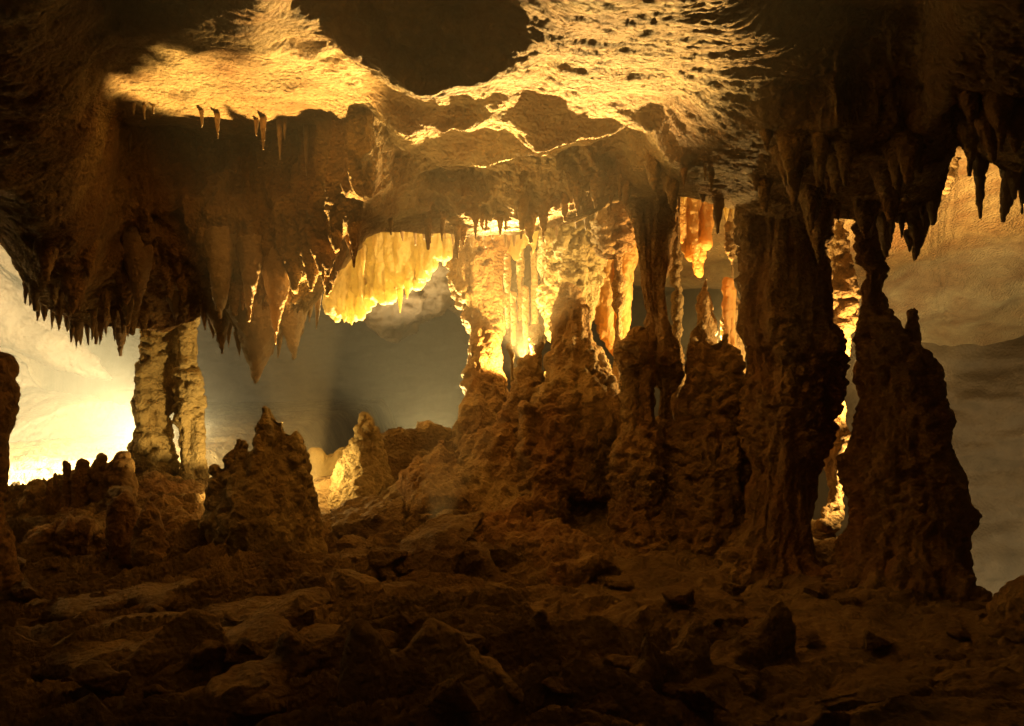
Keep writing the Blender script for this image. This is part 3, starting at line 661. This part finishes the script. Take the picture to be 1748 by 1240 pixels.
big_r = [
 (1513, 340, 447, 46, 6.5, 'long dark stalactite with wet tip, right of the massive column neck'),
 (1561, 340, 449, 56, 6.2, 'long dark stalactite with a bright drop, before the banded rear wall'),
 (1410, 300, 405, 70, 6.4, 'stout stalactite above the gold-lit edge of the widest column'),
 (1594, 250, 388, 60, 5.9, 'dark stalactite at the left side of the bright notch'),
 (1480, 290, 380, 60, 6.6, 'blunt stalactite at the neck of the massive right column'),
 (1672, 235, 390, 34, 5.0, 'finger-like stalactite right of the bright notch'),
 (1708, 240, 393, 44, 5.0, 'slanting tapered stalactite right of the finger-like one'),
 (1730, 270, 345, 30, 4.9, 'short stalactite close to the right edge of the picture'),
 (1745, 260, 370, 30, 4.9, 'stalactite cut by the right edge of the picture'),
 (1225, 230, 400, 52, 6.9, 'dark drooping stalactite left of the widest column, right of the orange drapery'),
 (1200, 240, 350, 50, 7.0, 'knobbly stalactite over the top of the orange drapery'),
 (1290, 180, 330, 90, 5.9, 'bulging dark stalactite where the widest column meets the roof'),
 (1350, 180, 340, 80, 5.8, 'lumpy dark stalactite hanging right of the bulging one'),
]
for px, yt, yb, wt, d, lb in big_r: stalactite(px, yt, yb, wt, d, lb, G2, lean=rnd.uniform(-10, 10) if px < 1700 else -30 if px < 1720 else 0, k=0.9)
for i in range(14):
    px = 1400 + i * 15 + rnd.uniform(-5, 5); yb = np.interp(px, [1400, 1450, 1510, 1560, 1610], [385, 380, 420, 425, 340]) + rnd.uniform(-20, 8)
    stalactite(px, yb - rnd.uniform(30, 60), yb, rnd.uniform(10, 20), np.interp(px, [1400, 1600], [6.7, 6.0]), 'small rim-lit drip between the long right stalactites', 'small drips of the right roof mass', lean=rnd.uniform(-5, 5))
for i in range(22):
    px = 690 + i * 17 + rnd.uniform(-6, 6); yt = np.interp(px, [690, 860, 1060], [375, 385, 335])
    stalactite(px, yt - 10, yt + rnd.uniform(25, 55), rnd.uniform(10, 20), 8.4 + rnd.uniform(-0.2, 0.4), 'little dark stalactite dangling from the middle edge of the roof', 'small stalactites of the middle roof edge', lean=rnd.uniform(-5, 5))
for px, yt, yb, wt in [(1130, 315, 370, 26), (1146, 310, 385, 20), (1168, 315, 350, 20), (1240, 345, 380, 16), (1252, 345, 375, 16), (1262, 340, 382, 12)]:
    stalactite(px, yt - 10, yb, wt, 8.2, 'golden stalactite in the bright gap between narrow and widest columns', 'golden stalactites by the orange drapery', mat=M_DRAPE)
for px, yt, yb in [(620, 420, 470), (683, 495, 535), (600, 540, 556), (588, 535, 552), (695, 480, 512), (640, 400, 440)]:
    stalactite(px, yt, yb, 12, 9.0, 'yellow drip on the scalloped curtain over the dark opening', 'drips of the scalloped curtain', mat=M_DRAPE, k=0.3)

from mathutils.bvhtree import BVHTree
_c = bpy.data.objects['cave_ceiling'].data
_v = np.empty(len(_c.vertices) * 3, np.float32); _c.vertices.foreach_get('co', _v)
_f = np.empty(len(_c.polygons) * 4, np.int32); _c.polygons.foreach_get('vertices', _f)
BV = BVHTree.FromPolygons(_v.reshape(-1, 3).tolist(), _f.reshape(-1, 4).tolist())
EYE = Vector((0, 0, CZ))
def roof_d(px, py):
    hit = BV.ray_cast(EYE, (P(px, py, 1.0) - EYE).normalized())
    return hit[0].y if hit[0] else None
def hang(px, py, ln, wd, label, group, k=0.9, mat=None, back=0.0):
    d = roof_d(px, py)
    if d is None or d > 9.5: return
    stalactite(px, py - 14, py + ln, wd, d + 0.02 + back, label, group, lean=rnd.uniform(-0.12, 0.12) * wd, mat=mat, k=k)
for q in STRAWS: hang(*q, 'little straw-like stalactite hanging under the lit upper left roof patch', 'straws under the upper left roof patch')
for i in range(42):          # overlapping teeth on the face of the left mass
    px = rnd.uniform(60, 590); top = np.interp(px, [60, 200, 440, 600], [400, 430, 400, 330]); bot = np.interp(px, [60, 130, 200, 350, 440, 540, 600], [470, 510, 530, 500, 540, 480, 400])
    ln = rnd.uniform(28, 75); hang(px, rnd.uniform(top, bot), ln, ln * rnd.uniform(0.45, 0.9), 'dim overlapping stalactite on the shaded face of the left roof mass', 'overlapping stalactites of the left roof mass', mat=M_COL)
for i in range(34):          # shaggy edge from the middle to the right
    px = rnd.uniform(600, 1270); e = np.interp(px, [600, 760, 860, 1060, 1160, 1270], [395, 385, 385, 325, 310, 330])
    ln = rnd.uniform(25, 70); hang(px, e - rnd.uniform(0, 45), ln, ln * rnd.uniform(0.25, 0.6), 'short rough stalactite in the shaggy band above the central columns', 'shaggy stalactites above the central columns', mat=M_COL)
for i in range(38):
    px = rnd.uniform(1270, 1740)
    if 1580 < px < 1652: continue
    e = np.interp(px, [1270, 1400, 1500, 1560, 1600, 1625, 1670, 1740], [330, 350, 340, 350, 300, 190, 220, 270])
    ln = rnd.uniform(40, 110); hang(px, e - rnd.uniform(0, 130), ln, ln * rnd.uniform(0.4, 0.8), 'dark plump stalactite in the cluster covering the right roof mass', 'clustered stalactites of the right roof mass', mat=M_COL)
# ------------------------------------------------------------------ BOULDERS
def boulder(corners, label, s, k=1.0, mat=None, voxel=0.018, group=None, name='boulder'):
    bm = BM(); hull(bm, [P(*c) for c in corners])
    return rock(name, bm, mat or M_BOULD, 'boulder', voxel, s, k, label, 'boulder', group)
boulder([(680, 925, 6.5), (745, 880, 6.9), (826, 876, 6.8), (792, 940, 6.15), (772, 992, 6.0), (690, 985, 6.0), (664, 972, 6.1), (750, 905, 6.3), (822, 890, 6.9), (700, 960, 6.7)],
        'large angular slab tilted over a black gap, below the pointed cone', 1, 0.5, voxel=0.014)
boulder([(560, 870, 7.5), (640, 850, 7.8), (700, 850, 7.5), (690, 900, 7.1), (660, 960, 6.8), (600, 940, 7.0), (560, 900, 7.2), (640, 880, 7.0)],
        'rust-brown leaning rock between the jagged mound and the large slab', 2, 0.8)
boulder([(545, 1000, 6.3), (600, 910, 6.9), (620, 925, 6.5), (662, 965, 6.3), (655, 990, 6.2), (620, 1015, 6.0), (570, 990, 6.2), (600, 950, 6.1)],
        'dark split rock with sharp ribs right of the jagged mound foot', 3, 1.2)
boulder([(790, 930, 7.0), (850, 920, 7.0), (900, 945, 6.8), (890, 990, 6.4), (800, 985, 6.5), (840, 930, 7.3)],
        'smooth low rock filling the hollow right of the large slab', 4, 0.5)
boulder([(768, 1030, 5.4), (800, 1012, 5.6), (860, 1030, 5.5), (872, 1060, 5.2), (790, 1095, 4.9), (772, 1080, 5.0), (850, 1075, 5.0)],
        'craggy reddish rock lying on the floor in front of the large slab', 5, 1.3)
boulder([(925, 1140, 4.4), (960, 1085, 4.8), (1030, 1075, 4.8), (1040, 1150, 4.3), (1030, 1185, 4.1), (950, 1170, 4.2), (1000, 1100, 4.4)],
        'wedge-shaped foreground rock at the bottom centre', 6, 0.8)
boulder([(655, 1078, 4.9), (670, 1068, 5.0), (690, 1075, 4.9), (686, 1090, 4.8), (662, 1092, 4.8), (675, 1075, 4.7)],
        'fist-sized pale stone on the floor at the centre left', 7, 0.2, voxel=0.008, name='small_rock')
boulder([(1208, 1060, 5.2), (1225, 1048, 5.3), (1240, 1056, 5.2), (1232, 1072, 5.1), (1212, 1074, 5.1), (1222, 1056, 5.0)],
        'small rounded stone on the slope before the widest column', 8, 0.2, voxel=0.008, name='small_rock')
boulder([(230, 1040, 5.5), (260, 1025, 5.7), (290, 1040, 5.5), (285, 1065, 5.3), (240, 1065, 5.3), (260, 1035, 5.2)],
        'dark rough stone on the floor below the slim cone', 9, 0.4, voxel=0.01, name='small_rock')
boulder([(470, 1000, 5.9), (490, 988, 6.0), (512, 1000, 5.9), (506, 1030, 5.7), (472, 1030, 5.7), (490, 1000, 5.6)],
        'dark rounded stone in front of the jagged mound', 10, 0.4, voxel=0.01, name='small_rock')
boulder([(180, 835, 7.2), (200, 828, 7.4), (228, 832, 7.3), (222, 850, 7.0), (190, 856, 7.0), (205, 835, 7.0)],
        'flat light-topped rock lying on the ledge beside the left columns', 11, 0.3, voxel=0.01, name='small_rock')
boulder([(1250, 1250, 3.6), (1420, 1180, 3.9), (1600, 1150, 4.2), (1620, 1180, 4.0), (1450, 1230, 3.7), (1300, 1270, 3.5)],
        'long low rock rib slanting up toward the lower right corner', 12, 0.6)

_c = bpy.data.objects['cave_floor'].data
_v = np.empty(len(_c.vertices) * 3, np.float32); _c.vertices.foreach_get('co', _v)
_f = np.empty(len(_c.polygons) * 4, np.int32); _c.polygons.foreach_get('vertices', _f)
BF = BVHTree.FromPolygons(_v.reshape(-1, 3).tolist(), _f.reshape(-1, 4).tolist())
rs = random.Random(12)
LEDGES = [
 ([(-40, 1075), (90, 1050), (220, 1036), (360, 1012)], 'low bedrock ledge farthest left, nearest the slim cone'),
 ([(20, 1120), (180, 1100), (330, 1075), (480, 1050), (610, 1030)], 'long bedrock ledge crossing the floor just below the jagged mound'),
 ([(-40, 1165), (140, 1150), (300, 1122), (440, 1100), (570, 1078)], 'bedrock ledge third down on the left floor'),
 ([(90, 1205), (260, 1180), (430, 1150), (600, 1122), (730, 1090)], 'bedrock ledge curving up toward the reddish craggy rock'),
 ([(250, 1232), (420, 1198), (560, 1178), (720, 1150), (850, 1128)], 'bedrock ledge ending at the wedge-shaped foreground rock'),
 ([(520, 1235), (650, 1212), (780, 1190), (900, 1180)], 'bottommost bedrock ledge at the lower centre of the picture'),
 ([(1060, 1225), (1160, 1180), (1290, 1160), (1420, 1130)], 'bedrock ledge at lower right running up toward the massive column')]
for li, (pp, lb) in enumerate(LEDGES):
    pts = []
    for k_ in range(25):
        t_ = k_ / 24 * (len(pp) - 1); a_ = min(int(t_), len(pp) - 2); f_ = t_ - a_
        hx = pp[a_][0] * (1 - f_) + pp[a_ + 1][0] * f_; hy = pp[a_][1] * (1 - f_) + pp[a_ + 1][1] * f_ + 4 * math.sin(k_ * 1.3 + li)
        q = P(hx, hy, 1.0) - EYE
        hit = BF.ray_cast(EYE, q.normalized())
        if hit[0]:
            e_ = min(1, min(k_, 24 - k_) / 4 + 0.25)
            pts.append((hit[0] + Vector((0, 0.20, -0.01)), (0.075 + 0.02 * math.sin(k_ * 0.9 + li * 2)) * e_, (0.24 + 0.07 * math.sin(k_ * 0.7 + li)) * e_))
    xyz = smooth1(np.array([p_[0] for p_ in pts]), 30, 0)
    pts = [(Vector(xyz[q_]), pts[q_][1], pts[q_][2]) for q_ in range(len(pts))]
    bm = BM(); add_tube(bm, pts, 12)
    rock('bedrock_ledge', bm, M_FLOOR, 'boulder', 0.014, 40 + li, 0.35, lb, 'rock ledge', 'bedrock ledges of the foreground floor')
for i in range(70):
    px = rs.uniform(0, 1740); py = rs.uniform(960, 1200) if i % 3 else rs.uniform(850, 1000)
    if i % 3 == 0: px = rs.uniform(560, 900)
    hit = BF.ray_cast(EYE, (P(px, py, 1.0) - EYE).normalized())
    if not hit[0] or hit[0].y > 9.5: continue
    r = rs.uniform(0.025, 0.085) * (1.5 if i % 3 == 0 else 1); c0 = hit[0]
    bm = BM()
    hull(bm, [c0 + Vector((rs.gauss(0, 1) * r, rs.gauss(0, 1) * r * 0.8, rs.gauss(0, 1) * r * 0.6 + r * 0.15)) for _ in range(12)])
    rock('loose_stone', bm, M_BOULD, 'boulder', max(0.008, r / 7), i, 0.35, 'loose angular stone lying among the rubble and mud of the floor', 'stone', 'loose stones scattered over the floor')

# ------------------------------------------------------------------ HAZE
me = bpy.data.meshes.new('haze')
bm = bmesh.new(); bmesh.ops.create_cube(bm, size=1); bm.to_mesh(me); bm.free()
hz = link('haze', me, None)
hz.scale = (90, 60, 16); hz.location = (0, 20, 2.5)
hm = bpy.data.materials.new('haze'); hm.use_nodes = True
hn = hm.node_tree; hn.nodes.remove(hn.nodes['Principled BSDF'])
pv = hn.nodes.new('ShaderNodeVolumePrincipled')
pv.inputs['Color'].default_value = (1.0, 0.90, 0.68, 1); pv.inputs['Density'].default_value = 0.008
pv.inputs['Anisotropy'].default_value = 0.2
hn.links.new(pv.outputs[0], hn.nodes['Material Output'].inputs['Volume'])
me.materials.append(hm); tag(hz, kind='stuff')
